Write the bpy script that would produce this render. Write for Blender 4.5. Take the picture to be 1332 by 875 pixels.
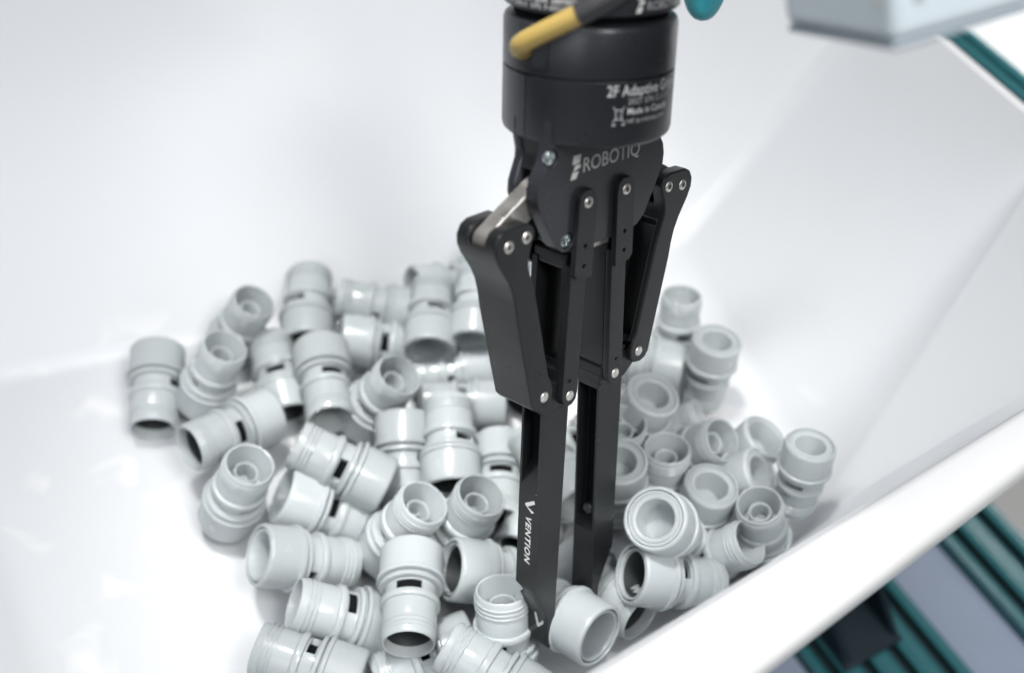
import bpy, bmesh, math, random
from mathutils import Vector, Matrix, Quaternion

sc = bpy.context.scene
for o in list(bpy.data.objects):
    bpy.data.objects.remove(o, do_unlink=True)
R = math.radians
random.seed(7)

# ------------------------------------------------------------------ camera
cd = bpy.data.cameras.new("camera"); cam = bpy.data.objects.new("camera", cd)
sc.collection.objects.link(cam)
cam.location = (0, 0, 0.65); cam.rotation_euler = (R(40), 0, 0)
cd.sensor_width = 36; cd.lens = 43.24; cd.clip_start = 0.02; cd.clip_end = 50
cd.dof.use_dof = True; cd.dof.focus_distance = 0.60; cd.dof.aperture_fstop = 3.9
sc.camera = cam

# ------------------------------------------------------------------ light
w = bpy.data.worlds.new("World"); sc.world = w; w.use_nodes = True
bg = w.node_tree.nodes["Background"]; bg.inputs[0].default_value = (0.86, 0.92, 1.0, 1); bg.inputs[1].default_value = 0.07
def area(name, loc, target, sx, sy, power, col, spread=180):
    l = bpy.data.lights.new(name, 'AREA'); l.shape = 'RECTANGLE'; l.size = sx; l.size_y = sy
    l.energy = power; l.color = col; l.spread = R(spread)
    o = bpy.data.objects.new(name, l); sc.collection.objects.link(o); o.location = loc
    d = Vector(target) - Vector(loc)
    o.rotation_euler = d.to_track_quat('-Z', 'Y').to_euler()
    return o
area("key_panel", (0.70, -0.40, 1.75), (0.04, .48, 0), .55, .55, 21, (1.0, .985, .96))
area("ceiling_panel", (0.12, 0.30, 1.80), (0.06, .54, .05), 1.9, 1.1, 14.5, (.915, .94, 1.0))
area("centre_fill", (-0.16, 0.56, 1.50), (-0.01, .43, 0), .2, .2, 0.42, (1.0, .99, .97), 23)  # added fill that lifts the heap's centre out of the gripper's shadow
area("front_fill", (-0.70, -0.85, 1.35), (0.15, .60, .15), .9, .5, 5.0, (.93, .96, 1.0))  # added fill from the viewer's side for upright faces and shadows
area("table_fill", (1.20, 1.50, 1.50), (.72, 1.15, -.06), .3, .3, 2.0, (1.0, .99, .98), 36)  # added narrow lamp that only brightens the white table
vs = sc.view_settings
vs.view_transform = 'Standard'; vs.look = 'None'; vs.exposure = 0.09; vs.gamma = 1.0
try: vs.use_curve_mapping = False
except Exception: pass
sc.render.engine = 'CYCLES'

# ------------------------------------------------------------------ materials
def mat(name, col, rough=0.5, metal=0.0, noise=None, bump=None, rvar=None, coat=0.0, spec=0.5, colvar=None, objvar=0.0):
    m = bpy.data.materials.new(name); m.use_nodes = True
    nt = m.node_tree; b = nt.nodes["Principled BSDF"]
    b.inputs["Base Color"].default_value = (*col, 1); b.inputs["Roughness"].default_value = rough
    b.inputs["Metallic"].default_value = metal; b.inputs["Specular IOR Level"].default_value = spec
    b.inputs["Coat Weight"].default_value = coat
    tc = nt.nodes.new("ShaderNodeTexCoord")
    def nz(scale, detail=4):
        n = nt.nodes.new("ShaderNodeTexNoise"); n.inputs["Scale"].default_value = scale; n.inputs["Detail"].default_value = detail
        nt.links.new(tc.outputs["Object"], n.inputs["Vector"]); return n
    src = None
    if colvar:
        scale, amt = colvar; n = nz(scale)
        mr = nt.nodes.new("ShaderNodeMapRange"); mr.inputs[1].default_value = 0.3; mr.inputs[2].default_value = 0.7
        mr.inputs[3].default_value = 1 - amt; mr.inputs[4].default_value = 1 + amt
        nt.links.new(n.outputs["Fac"], mr.inputs[0]); src = mr.outputs[0]
    if objvar:
        oi = nt.nodes.new("ShaderNodeObjectInfo")
        mr = nt.nodes.new("ShaderNodeMapRange"); mr.inputs[3].default_value = 1 - objvar; mr.inputs[4].default_value = 1 + objvar
        nt.links.new(oi.outputs["Random"], mr.inputs[0])
        if src is None: src = mr.outputs[0]
        else:
            mm = nt.nodes.new("ShaderNodeMath"); mm.operation = 'MULTIPLY'
            nt.links.new(src, mm.inputs[0]); nt.links.new(mr.outputs[0], mm.inputs[1]); src = mm.outputs[0]
    if src is not None:
        vm = nt.nodes.new("ShaderNodeVectorMath"); vm.operation = 'SCALE'
        vm.inputs[0].default_value = col; nt.links.new(src, vm.inputs["Scale"]); nt.links.new(vm.outputs[0], b.inputs["Base Color"])
    if rvar:
        scale, lo, hi = rvar; n = nz(scale)
        mr = nt.nodes.new("ShaderNodeMapRange"); mr.inputs[1].default_value = 0.3; mr.inputs[2].default_value = 0.7
        mr.inputs[3].default_value = lo; mr.inputs[4].default_value = hi
        nt.links.new(n.outputs["Fac"], mr.inputs[0]); nt.links.new(mr.outputs[0], b.inputs["Roughness"])
    if bump:
        scale, strength, dist = bump; n = nz(scale, 3)
        bp = nt.nodes.new("ShaderNodeBump"); bp.inputs["Strength"].default_value = strength; bp.inputs["Distance"].default_value = dist
        nt.links.new(n.outputs["Fac"], bp.inputs["Height"]); nt.links.new(bp.outputs[0], b.inputs["Normal"])
    return m
M = {}
M['fit'] = mat("grey_moulded_plastic", (0.455, 0.49, 0.498), 0.18, colvar=(40, .025), rvar=(70, .16, .28), objvar=.11)
M['seal'] = mat("dark_bore_shade", (0.028, 0.034, 0.035), 0.55)  # near-black colour standing in for shade inside the mouths
M['bin'] = mat("white_bin_plastic", (0.715, 0.73, 0.745), 0.34, bump=(9, .07, .003), colvar=(5, .012))
_nt = M['bin'].node_tree; _b = _nt.nodes["Principled BSDF"]          # floor glints painted as whitish noise patches, fading just above the floor
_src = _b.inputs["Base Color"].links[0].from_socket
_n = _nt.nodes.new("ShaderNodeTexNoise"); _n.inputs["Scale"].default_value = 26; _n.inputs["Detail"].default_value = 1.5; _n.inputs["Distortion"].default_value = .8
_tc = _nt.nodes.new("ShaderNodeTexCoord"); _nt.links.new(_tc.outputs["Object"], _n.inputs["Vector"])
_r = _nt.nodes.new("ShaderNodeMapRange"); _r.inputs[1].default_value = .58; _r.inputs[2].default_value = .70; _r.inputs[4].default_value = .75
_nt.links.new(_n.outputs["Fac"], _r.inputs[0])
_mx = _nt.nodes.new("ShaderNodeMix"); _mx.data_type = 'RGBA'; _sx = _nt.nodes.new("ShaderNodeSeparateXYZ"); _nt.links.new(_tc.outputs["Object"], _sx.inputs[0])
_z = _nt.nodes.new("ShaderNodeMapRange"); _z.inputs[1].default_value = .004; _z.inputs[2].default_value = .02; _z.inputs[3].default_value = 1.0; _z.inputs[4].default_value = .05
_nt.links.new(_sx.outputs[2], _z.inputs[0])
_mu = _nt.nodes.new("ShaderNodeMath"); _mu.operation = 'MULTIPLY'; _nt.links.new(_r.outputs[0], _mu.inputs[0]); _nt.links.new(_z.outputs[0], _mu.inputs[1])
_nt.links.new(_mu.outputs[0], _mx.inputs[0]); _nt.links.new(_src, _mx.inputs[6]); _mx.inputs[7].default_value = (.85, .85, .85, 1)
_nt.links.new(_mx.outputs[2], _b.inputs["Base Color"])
M['rim'] = mat("lit_rim_plastic", (0.9, 0.9, 0.895), 0.35, bump=(60, .12, .0008), colvar=(35, .012))  # bin plastic with the rim's glare put into a lighter base colour
M['black'] = mat("black_anodised_aluminium", (0.013, 0.014, 0.015), 0.34, spec=.42, bump=(2500, .08, .0001), rvar=(60, .27, .38))
M['blackgloss'] = mat("black_satin_housing", (0.024, 0.026, 0.031), 0.3, spec=.5, rvar=(40, .25, .38))
M['recess'] = mat("dark_recess", (0.008, 0.009, 0.01), 0.9, spec=.08)  # near-black; paints shade into slots, pockets and screw sockets, also darkens seams
M['silver'] = mat("brushed_steel_link", (0.52, 0.5, 0.47), 0.34, metal=.85, rvar=(150, .26, .44), bump=(1200, .08, .0001))
M['screw'] = mat("steel_screw", (0.72, 0.70, 0.66), 0.3, metal=.8)
M['zinc'] = mat("zinc_screw", (0.62, 0.68, 0.69), 0.2, metal=.9)
M['print'] = mat("white_print", (0.72, 0.72, 0.70), 0.6)
M['printdim'] = mat("grey_print", (0.46, 0.47, 0.47), 0.6)
M['printmid'] = mat("silver_print", (0.56, 0.57, 0.57), 0.6)
M['gold'] = mat("gold_sleeve", (0.42, 0.30, 0.09), 0.42, spec=.4, bump=(900, .1, .0002))
M['rubber'] = mat("black_rubber", (0.03, 0.03, 0.032), 0.55)
M['ring'] = mat("grey_sensor_ring", (0.075, 0.073, 0.068), 0.35, metal=.3)
M['teal'] = mat("teal_powder_coat", (0.035, 0.165, 0.185), 0.27, spec=.5, bump=(700, .1, .0003))
M['tealb'] = mat("teal_gloss_hose", (0.03, 0.24, 0.29), 0.35)
M['tealdark'] = mat("teal_groove_shade", (0.005, 0.022, 0.028), 0.5)  # darker copy of the rail teal, shade painted into the T-slots
M['navy'] = mat("navy_bracket", (0.008, 0.02, 0.03), 0.45)
M['panel'] = mat("grey_blue_panel", (0.31, 0.365, 0.47), 0.45, colvar=(12, .05))
M['camhouse'] = mat("blue_grey_camera_housing", (0.66, 0.74, 0.785), 0.32, metal=.1, colvar=(20, .03))
M['camdark'] = mat("grey_camera_base", (0.36, 0.41, 0.45), 0.5)
M['floor'] = mat("pale_grey_floor", (0.82, 0.815, 0.79), 0.4, colvar=(3, .04))
M['table'] = mat("white_table_top", (0.93, 0.93, 0.92), 0.4)

# ------------------------------------------------------------------ helpers
COL = sc.collection
def link(name, bm_or_me, m, parent=None, smooth=40, bevel=None, mats=None, wn=False):
    if isinstance(bm_or_me, bmesh.types.BMesh):
        bmesh.ops.recalc_face_normals(bm_or_me, faces=bm_or_me.faces)
        me = bpy.data.meshes.new(name); bm_or_me.to_mesh(me); bm_or_me.free()
    else: me = bm_or_me
    me.name = name
    if not me.materials:
        for mm in (mats or [m]): me.materials.append(mm)
    if smooth:
        me.polygons.foreach_set("use_smooth", [True] * len(me.polygons)); me.set_sharp_from_angle(angle=R(smooth))
    o = bpy.data.objects.new(name, me); COL.objects.link(o)
    if parent: o.parent = parent
    if bevel:
        b = o.modifiers.new("bevel", 'BEVEL'); b.width = bevel; b.segments = 2; b.limit_method = 'ANGLE'; b.angle_limit = R(35)
        b.harden_normals = False
    if wn or bevel:
        o.modifiers.new("face_weighted", 'WEIGHTED_NORMAL').keep_sharp = True
    return o
def empty(name, loc, label, cat, group=None, mw=None):
    o = bpy.data.objects.new(name, None); COL.objects.link(o); o.empty_display_size = .01
    if mw is not None: o.matrix_world = mw
    else: o.location = loc
    tag(o, label, cat, group); return o
def tag(o, label=None, cat=None, group=None, kind=None):
    if label: o['label'] = label
    if cat: o['category'] = cat
    if group: o['group'] = group
    if kind: o['kind'] = kind
    return o
mm = 0.001
def prism(bm, pts, a0, a1, axis='y'):
    """extrude a polygon (list of 2-D points in mm) along an axis between a0 and a1 (mm)"""
    def P(p, a):
        if axis == 'y': return (p[0]*mm, a*mm, p[1]*mm)
        if axis == 'x': return (a*mm, p[0]*mm, p[1]*mm)
        return (p[0]*mm, p[1]*mm, a*mm)
    v0 = [bm.verts.new(P(p, a0)) for p in pts]; v1 = [bm.verts.new(P(p, a1)) for p in pts]
    n = len(pts)
    bm.faces.new(v0); bm.faces.new(v1[::-1])
    for i in range(n): bm.faces.new((v0[i], v0[(i+1) % n], v1[(i+1) % n], v1[i]))
    return bm
def box(bm, x0, x1, y0, y1, z0, z1):
    return prism(bm, [(x0, z0), (x1, z0), (x1, z1), (x0, z1)], y0, y1, 'y')
def cyl(bm, c, axis, r, a0, a1, n=24):
    pts = [(c[0] + r*math.cos(2*math.pi*i/n), c[1] + r*math.sin(2*math.pi*i/n)) for i in range(n)]
    return prism(bm, pts, a0, a1, axis)
def lathe(bm, prof, n=40, a0=0.0, a1=2*math.pi, skip=None, capends=False):
    """revolve (r, z) in mm around local Z"""
    full = abs(a1 - a0 - 2*math.pi) < 1e-6
    k = n if full else n + 1
    rings = []
    for r, z in prof:
        if r < 1e-6: rings.append([bm.verts.new((0, 0, z*mm))]); continue
        rings.append([bm.verts.new((r*mm*math.cos(a0 + (a1-a0)*i/n), r*mm*math.sin(a0 + (a1-a0)*i/n), z*mm)) for i in range(k)])
    for j in range(len(rings)-1):
        A, B = rings[j], rings[j+1]
        for i in range(n):
            if skip and skip(j, i): continue
            i2 = (i+1) % k
            if len(A) == 1 and len(B) == 1: continue
            if len(A) == 1: bm.faces.new((A[0], B[i], B[i2]))
            elif len(B) == 1: bm.faces.new((A[i], A[i2], B[0]))
            else: bm.faces.new((A[i], A[i2], B[i2], B[i]))
    return rings
def tube(bm, pts, r, n=14, caps=True):
    """pts in metres"""
    pts = [Vector(p) for p in pts]; rings = []
    prev = None
    for i, p in enumerate(pts):
        t = (pts[min(i+1, len(pts)-1)] - pts[max(i-1, 0)]).normalized()
        if prev is None:
            a = t.orthogonal().normalized()
        else:
            a = (prev - t*prev.dot(t)).normalized()
        prev = a; b = t.cross(a)
        rr = r[i] if isinstance(r, (list, tuple)) else r
        rings.append([bm.verts.new(p + (a*math.cos(2*math.pi*k/n) + b*math.sin(2*math.pi*k/n))*rr) for k in range(n)])
    for A, B in zip(rings, rings[1:]):
        for k in range(n): bm.faces.new((A[k], A[(k+1) % n], B[(k+1) % n], B[k]))
    if caps: bm.faces.new(rings[0][::-1]); bm.faces.new(rings[-1])
def curve_pts(P, n=8):
    P = [Vector(p) for p in P]; out = []
    for i in range(len(P)-1):
        p0 = P[max(i-1, 0)]; p1 = P[i]; p2 = P[i+1]; p3 = P[min(i+2, len(P)-1)]
        for k in range(n):
            t = k/n
            out.append(0.5*((2*p1) + (p2-p0)*t + (2*p0-5*p1+4*p2-p3)*t*t + (3*p1-p0-3*p2+p3)*t**3))
    out.append(P[-1]); return out
def carve(solid, cutters, bevel=None, seg=2):
    """solid bmesh minus cutter bmeshes, then bevelled; returns a plain mesh"""
    objs = []
    def tmp(bm):
        bmesh.ops.recalc_face_normals(bm, faces=bm.faces)
        me = bpy.data.meshes.new("tmp"); bm.to_mesh(me); bm.free()
        o = bpy.data.objects.new("tmp", me); COL.objects.link(o); objs.append(o); return o
    s = tmp(solid)
    for c in cutters:
        co = tmp(c); md = s.modifiers.new("cut", 'BOOLEAN'); md.operation = 'DIFFERENCE'; md.object = co; md.solver = 'EXACT'
    if bevel:
        b = s.modifiers.new("bevel", 'BEVEL'); b.width = bevel*mm; b.segments = seg; b.limit_method = 'ANGLE'; b.angle_limit = R(35)
    bpy.context.view_layer.update()
    dg = bpy.context.evaluated_depsgraph_get()
    me = bpy.data.meshes.new_from_object(s.evaluated_get(dg))
    for o in objs:
        m_ = o.data; bpy.data.objects.remove(o, do_unlink=True); bpy.data.meshes.remove(m_)
    me.materials.clear()
    return me
def text_mesh(s, size, bold=0.0, shear=0.0, spacing=1.0, align='LEFT'):
    c = bpy.data.curves.new("txt", 'FONT'); c.body = s; c.size = size; c.offset = bold; c.shear = shear
    c.space_character = spacing; c.align_x = align; c.resolution_u = 3
    o = bpy.data.objects.new("txt", c); COL.objects.link(o); bpy.context.view_layer.update()
    me = bpy.data.meshes.new_from_object(o.evaluated_get(bpy.context.evaluated_depsgraph_get()))
    bpy.data.objects.remove(o, do_unlink=True); bpy.data.curves.remove(c)
    me.materials.clear(); return me
def width(me): return max(v.co.x for v in me.vertices) - min(v.co.x for v in me.vertices)
def map_mesh(me, f):
    for v in me.vertices: v.co = f(v.co.x, v.co.y)
    return me
def polys(me_name, plist):
    bm = bmesh.new()
    for p in plist: bm.faces.new([bm.verts.new((x, y, 0)) for x, y in p])
    me = bpy.data.meshes.new(me_name); bm.to_mesh(me); bm.free(); return me

# ================================================================== the bin
def patch(bm, a, b, c, d, n=8):
    """bilinear patch a-b-c-d"""
    a, b, c, d = map(Vector, (a, b, c, d)); g = []
    for i in range(n+1):
        u = i/n; row = []
        for j in range(n+1):
            v = j/n
            row.append(bm.verts.new((a*(1-u)+b*u)*(1-v) + (d*(1-u)+c*u)*v))
        g.append(row)
    for i in range(n):
        for j in range(n): bm.faces.new((g[i][j], g[i+1][j], g[i+1][j+1], g[i][j+1]))
fA = (-.375, .50, 0); fB = (.121, .632, 0); fC = (.18, .454, 0); fC2 = (.175, .388, 0); fD = (-.10, .165, 0); fD2 = (-.17, .13, 0); fE = (-.207, .20, 0)
BT = Vector((.273, .775, .12)); RT = (.355, .608, .12); RC = (.262, .3553, .196)
Bv = Vector(fB); Av = Vector(fA)
BT2 = Bv + (BT-Bv)*3.0
AT2 = Av + Vector((-.12, .10, .12))*3.0
FR0 = Vector((.0838, .2430, .196)); FRd = Vector((.1933, .1218, 0))
FRl = FR0 - FRd*1.75
LT = Vector((-.36, .13, .1)); LB = Vector((-.52, .44, .2))
bin_o = empty("storage_bin", (0.0, .4, 0), "white plastic hopper bin with sloping walls and a thick front rim, holding fittings", "bin")
bin_o.location = (0, 0, 0)
def shell(name, quads, m, th, n=8):
    bm = bmesh.new()
    for q in quads: patch(bm, *q, n=n)
    bmesh.ops.remove_doubles(bm, verts=bm.verts, dist=1e-5)
    o = link(name, bm, m, bin_o, smooth=60)
    s = o.modifiers.new("thick", 'SOLIDIFY'); s.thickness = th; s.offset = 1
    return o
# one continuous moulded skin: floor and walls share their edges and the creases are rounded
def skin(name, faces, rad):
    bm = bmesh.new(); vs_ = {}
    def V(p):
        k = tuple(round(x, 6) for x in p)
        if k not in vs_: vs_[k] = bm.verts.new(p)
        return vs_[k]
    for f in faces: bm.faces.new([V(p) for p in f])
    bmesh.ops.recalc_face_normals(bm, faces=bm.faces)
    # make normals face the inside of the bin
    c = Vector((0, .42, .1))
    ff = bm.faces[:][0]
    if ff.normal.dot(c - ff.calc_center_median()) < 0: bmesh.ops.reverse_faces(bm, faces=bm.faces)
    es = [e for e in bm.edges if len(e.link_faces) == 2 and not any((v.co - Vector(RT)).length < 1e-5 for v in e.verts)]
    bmesh.ops.bevel(bm, geom=es, offset=rad, segments=6, profile=.5, affect='EDGES', clamp_overlap=True)
    bmesh.ops.triangulate(bm, faces=[f for f in bm.faces if len(f.verts) > 4])
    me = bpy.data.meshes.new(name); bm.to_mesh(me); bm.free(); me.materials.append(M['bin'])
    me.polygons.foreach_set("use_smooth", [True]*len(me.polygons)); me.set_sharp_from_angle(angle=R(28))
    o = bpy.data.objects.new(name, me); COL.objects.link(o); o.parent = bin_o
    s = o.modifiers.new("thick", 'SOLIDIFY'); s.thickness = .004; s.offset = -1
    return o
t_ = lambda v: tuple(v)
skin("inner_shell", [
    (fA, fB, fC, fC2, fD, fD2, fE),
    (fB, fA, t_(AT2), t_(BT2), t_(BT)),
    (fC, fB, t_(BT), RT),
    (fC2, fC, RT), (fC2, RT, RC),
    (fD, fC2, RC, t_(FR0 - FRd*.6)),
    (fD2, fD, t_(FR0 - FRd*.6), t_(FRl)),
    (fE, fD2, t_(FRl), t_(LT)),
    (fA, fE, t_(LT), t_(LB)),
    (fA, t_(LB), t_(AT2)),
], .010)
# thick rolled front rim: lofted rounded section from end to end
def rim_bar(name, I0, I1, O0, O1, drop, m, rr=.0075):
    I0, I1, O0, O1 = map(Vector, (I0, I1, O0, O1)); bm = bmesh.new(); rings = []
    N = 14
    for k in range(N+1):
        t = k/N; i = I0.lerp(I1, t); o = O0.lerp(O1, t)
        wv = o - i; L = wv.length; wv.normalize(); up = Vector((0, 0, 1)); h = drop
        sec = []
        for (cx, cz, a0) in ((rr, -rr, 180), (L-rr, -rr, 90), (L-rr, -h+rr, 0), (rr, -h+rr, -90)):
            for q in range(6):
                a = R(a0 - 90*q/5)
                sec.append((cx + rr*math.cos(a), cz + rr*math.sin(a)))
        rings.append([bm.verts.new(i + wv*x + up*z) for x, z in sec])
    n = len(rings[0])
    for A, B in zip(rings, rings[1:]):
        for k in range(n): bm.faces.new((A[k], A[(k+1) % n], B[(k+1) % n], B[k]))
    bm.faces.new(rings[0]); bm.faces.new(rings[-1][::-1])
    return link(name, bm, m, bin_o, smooth=50)
def ext(a, b, t0, t1):
    a, b = Vector(a), Vector(b); return a + (b-a)*t0, a + (b-a)*t1
I0, I1 = ext((.0405, .2157, .2), (.2338, .3375, .2), -1.3, 1.75)
O0, O1 = ext((.1155, .2225, .2), (.2283, .3052, .2), -2.6, 2.6)
rim_bar("rim", I0, I1, O0, O1, .020, M['rim'])
rd = Vector((.82, .40, 0)).normalized()*.008
for A_, B_ in ((BT + (BT - Vector(RT))*.5, Vector(RT)), (Vector(RT), Vector(RC))):
    rim_bar("rim", A_, B_, A_ + rd, B_ + rd, .012, M['rim'], .0032)

# ================================================================== fittings
LENF = 59.0
def arcskip(j, i): return False
def fitting_meshes():
    N = 48
    out = {}
    # threaded sleeve: bore, lip, ridges, smooth barrel, collar, slotted neck, first flange
    def sleeve(depth, sf=.76):
     prof = [(0, depth), (12.2, depth), (12.7, depth-1), (12.9, 1.2), (13.2, 0.3), (13.8, 0.0), (14.3, 0.35), (14.6, 1.1), (14.75, 3.6)]
     z = 3.9
     for k in range(3):
         prof += [(14.9, z), (15.35, z+.35), (15.35, z+1.15), (14.6, z+1.55), (14.6, z+2.25)]
         z += 2.6
     prof += [(14.8, z+.2), (14.8, 21.3), (15.2, 21.6), (16.2, 21.8), (16.5, 22.3), (16.5, 25.2), (16.2, 25.7), (14.3, 26.1), (14.2, 27.0)]
     j_slot = len(prof) - 1
     prof += [(14.2, 32.0), (14.3, 32.8), (17.0, 33.1), (17.5, 33.6), (17.5, 35.4), (17.0, 35.9), (15.8, 36.1), (15.8, 38.5)]
     s1 = set(range(1, 9)); s2 = set(range(25, 33))
     bm = bmesh.new()
     rings = lathe(bm, prof, N, skip=lambda j, i: j == j_slot and (i in s1 or i in s2))
     # side walls and floor of the two slots
     for s in (sorted(s1), sorted(s2)):
         A, B = rings[j_slot], rings[j_slot+1]
         idx = s + [s[-1]+1]
         inn = lambda v: v.co.copy()
         ia = [bm.verts.new((A[i % N].co.x*sf, A[i % N].co.y*sf, A[i % N].co.z)) for i in idx]
         ib = [bm.verts.new((B[i % N].co.x*sf, B[i % N].co.y*sf, B[i % N].co.z)) for i in idx]
         for q in range(len(idx)-1):
             bm.faces.new((A[idx[q] % N], A[idx[q+1] % N], ia[q+1], ia[q]))
             bm.faces.new((B[idx[q] % N], B[idx[q+1] % N], ib[q+1], ib[q]))
         bm.faces.new((A[idx[0] % N], B[idx[0] % N], ib[0], ia[0]))
         bm.faces.new((A[idx[-1] % N], B[idx[-1] % N], ib[-1], ia[-1]))
     return bm
    out['sleeve'] = sleeve(23.0); out['sleeveDeep'] = sleeve(36.0, .935)
    # near-black core that paints shade behind the slots
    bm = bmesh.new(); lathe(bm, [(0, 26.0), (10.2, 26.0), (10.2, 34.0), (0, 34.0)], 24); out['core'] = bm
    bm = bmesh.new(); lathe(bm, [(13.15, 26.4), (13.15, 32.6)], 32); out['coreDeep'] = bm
    # coupling nut (wide cap)
    bm = bmesh.new()
    lathe(bm, [(15.9, 37.0), (18.7, 37.0), (19.2, 37.5), (19.2, 39.2), (18.8, 39.7), (17.95, 40.0), (17.9, 40.6), (17.9, 56.6), (17.6, 57.9), (16.9, 58.8), (16.3, 59.0), (15.7, 58.8), (15.5, 58.2), (15.5, 50.0)], N)
    out['nut'] = bm
    # bore insert, two kinds
    bm = bmesh.new()
    lathe(bm, [(14.9, 50.0), (14.9, 57.2), (14.6, 58.0), (14.0, 58.3), (13.4, 58.0), (13.1, 57.4), (12.9, 41.0), (12.0, 40.0), (0, 40.0)], N)
    out['insertA'] = bm
    bm = bmesh.new()
    lathe(bm, [(15.3, 50.0), (15.3, 57.6), (15.0, 58.1), (13.9, 58.1), (13.6, 57.6), (13.3, 57.6), (12.9, 58.3), (11.4, 58.4), (10.8, 58.0), (10.5, 57.2), (10.3, 42.0), (9.5, 41.0), (0, 41.0)], N)
    # shallow dome inside
    out['insertB'] = bm
    bm = bmesh.new()
    lathe(bm, [(14.9, 50.0), (14.9, 57.2), (14.6, 58.0), (14.0, 58.3), (13.4, 58.0), (13.1, 57.4), (12.9, 35.0), (0, 35.0)], N)
    out['insertD'] = bm
    # near-black bore linings that paint the deep shade inside the mouths
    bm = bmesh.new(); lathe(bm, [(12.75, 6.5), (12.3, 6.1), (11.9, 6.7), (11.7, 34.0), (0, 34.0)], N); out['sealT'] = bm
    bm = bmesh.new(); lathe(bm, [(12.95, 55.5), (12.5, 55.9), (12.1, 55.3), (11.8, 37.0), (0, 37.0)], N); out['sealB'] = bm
    # inner tube with a tiny valve stem and rib
    bm = bmesh.new()
    lathe(bm, [(7.3, 22.9), (7.3, 9.0), (7.0, 8.3), (6.4, 8.1), (5.9, 8.5), (5.7, 9.3), (5.6, 21.5), (0, 21.5)], 32)
    lathe(bm, [(1.9, 21.4), (1.9, 15.0), (1.7, 14.6), (1.1, 14.6), (.8, 15.0), (.8, 20.0), (0, 20.0)], 16)
    box(bm, 1.8, 5.65, -.4, .4, 16.0, 21.4)
    out['tube'] = bm
    me = {}
    for k, b in out.items():
        bmesh.ops.recalc_face_normals(b, faces=b.faces)
        m_ = bpy.data.meshes.new(k); b.to_mesh(m_); b.free()
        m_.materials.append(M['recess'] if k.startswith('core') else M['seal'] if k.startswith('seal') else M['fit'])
        m_.polygons.foreach_set("use_smooth", [True]*len(m_.polygons)); m_.set_sharp_from_angle(angle=R(38))
        me[k] = m_
    return me
FM = fitting_meshes()
protos = {}
def make_fitting(kind):
    root = bpy.data.objects.new("pipe_fitting", None); COL.objects.link(root); root.empty_display_size = .01
    deep_t = kind in 'CE'; deep_b = kind in 'DF'
    parts = [("threaded_sleeve", 'sleeveDeep' if deep_t else 'sleeve'), ("coupling_cap", 'nut'), ("bore_insert", 'insertD' if deep_b else 'insertB' if kind == 'B' else 'insertA')]
    if not deep_t: parts.append(("inner_tube", 'tube'))
    parts.append(("slot_shade_core", 'coreDeep' if deep_t else 'core'))
    if kind == 'C': parts.append(("bore_shade", 'sealT'))
    if kind == 'D': parts.append(("bore_shade", 'sealB'))
    for nm, key in parts:
        o = bpy.data.objects.new(nm, FM[key]); COL.objects.link(o); o.parent = root
    return root
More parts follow.
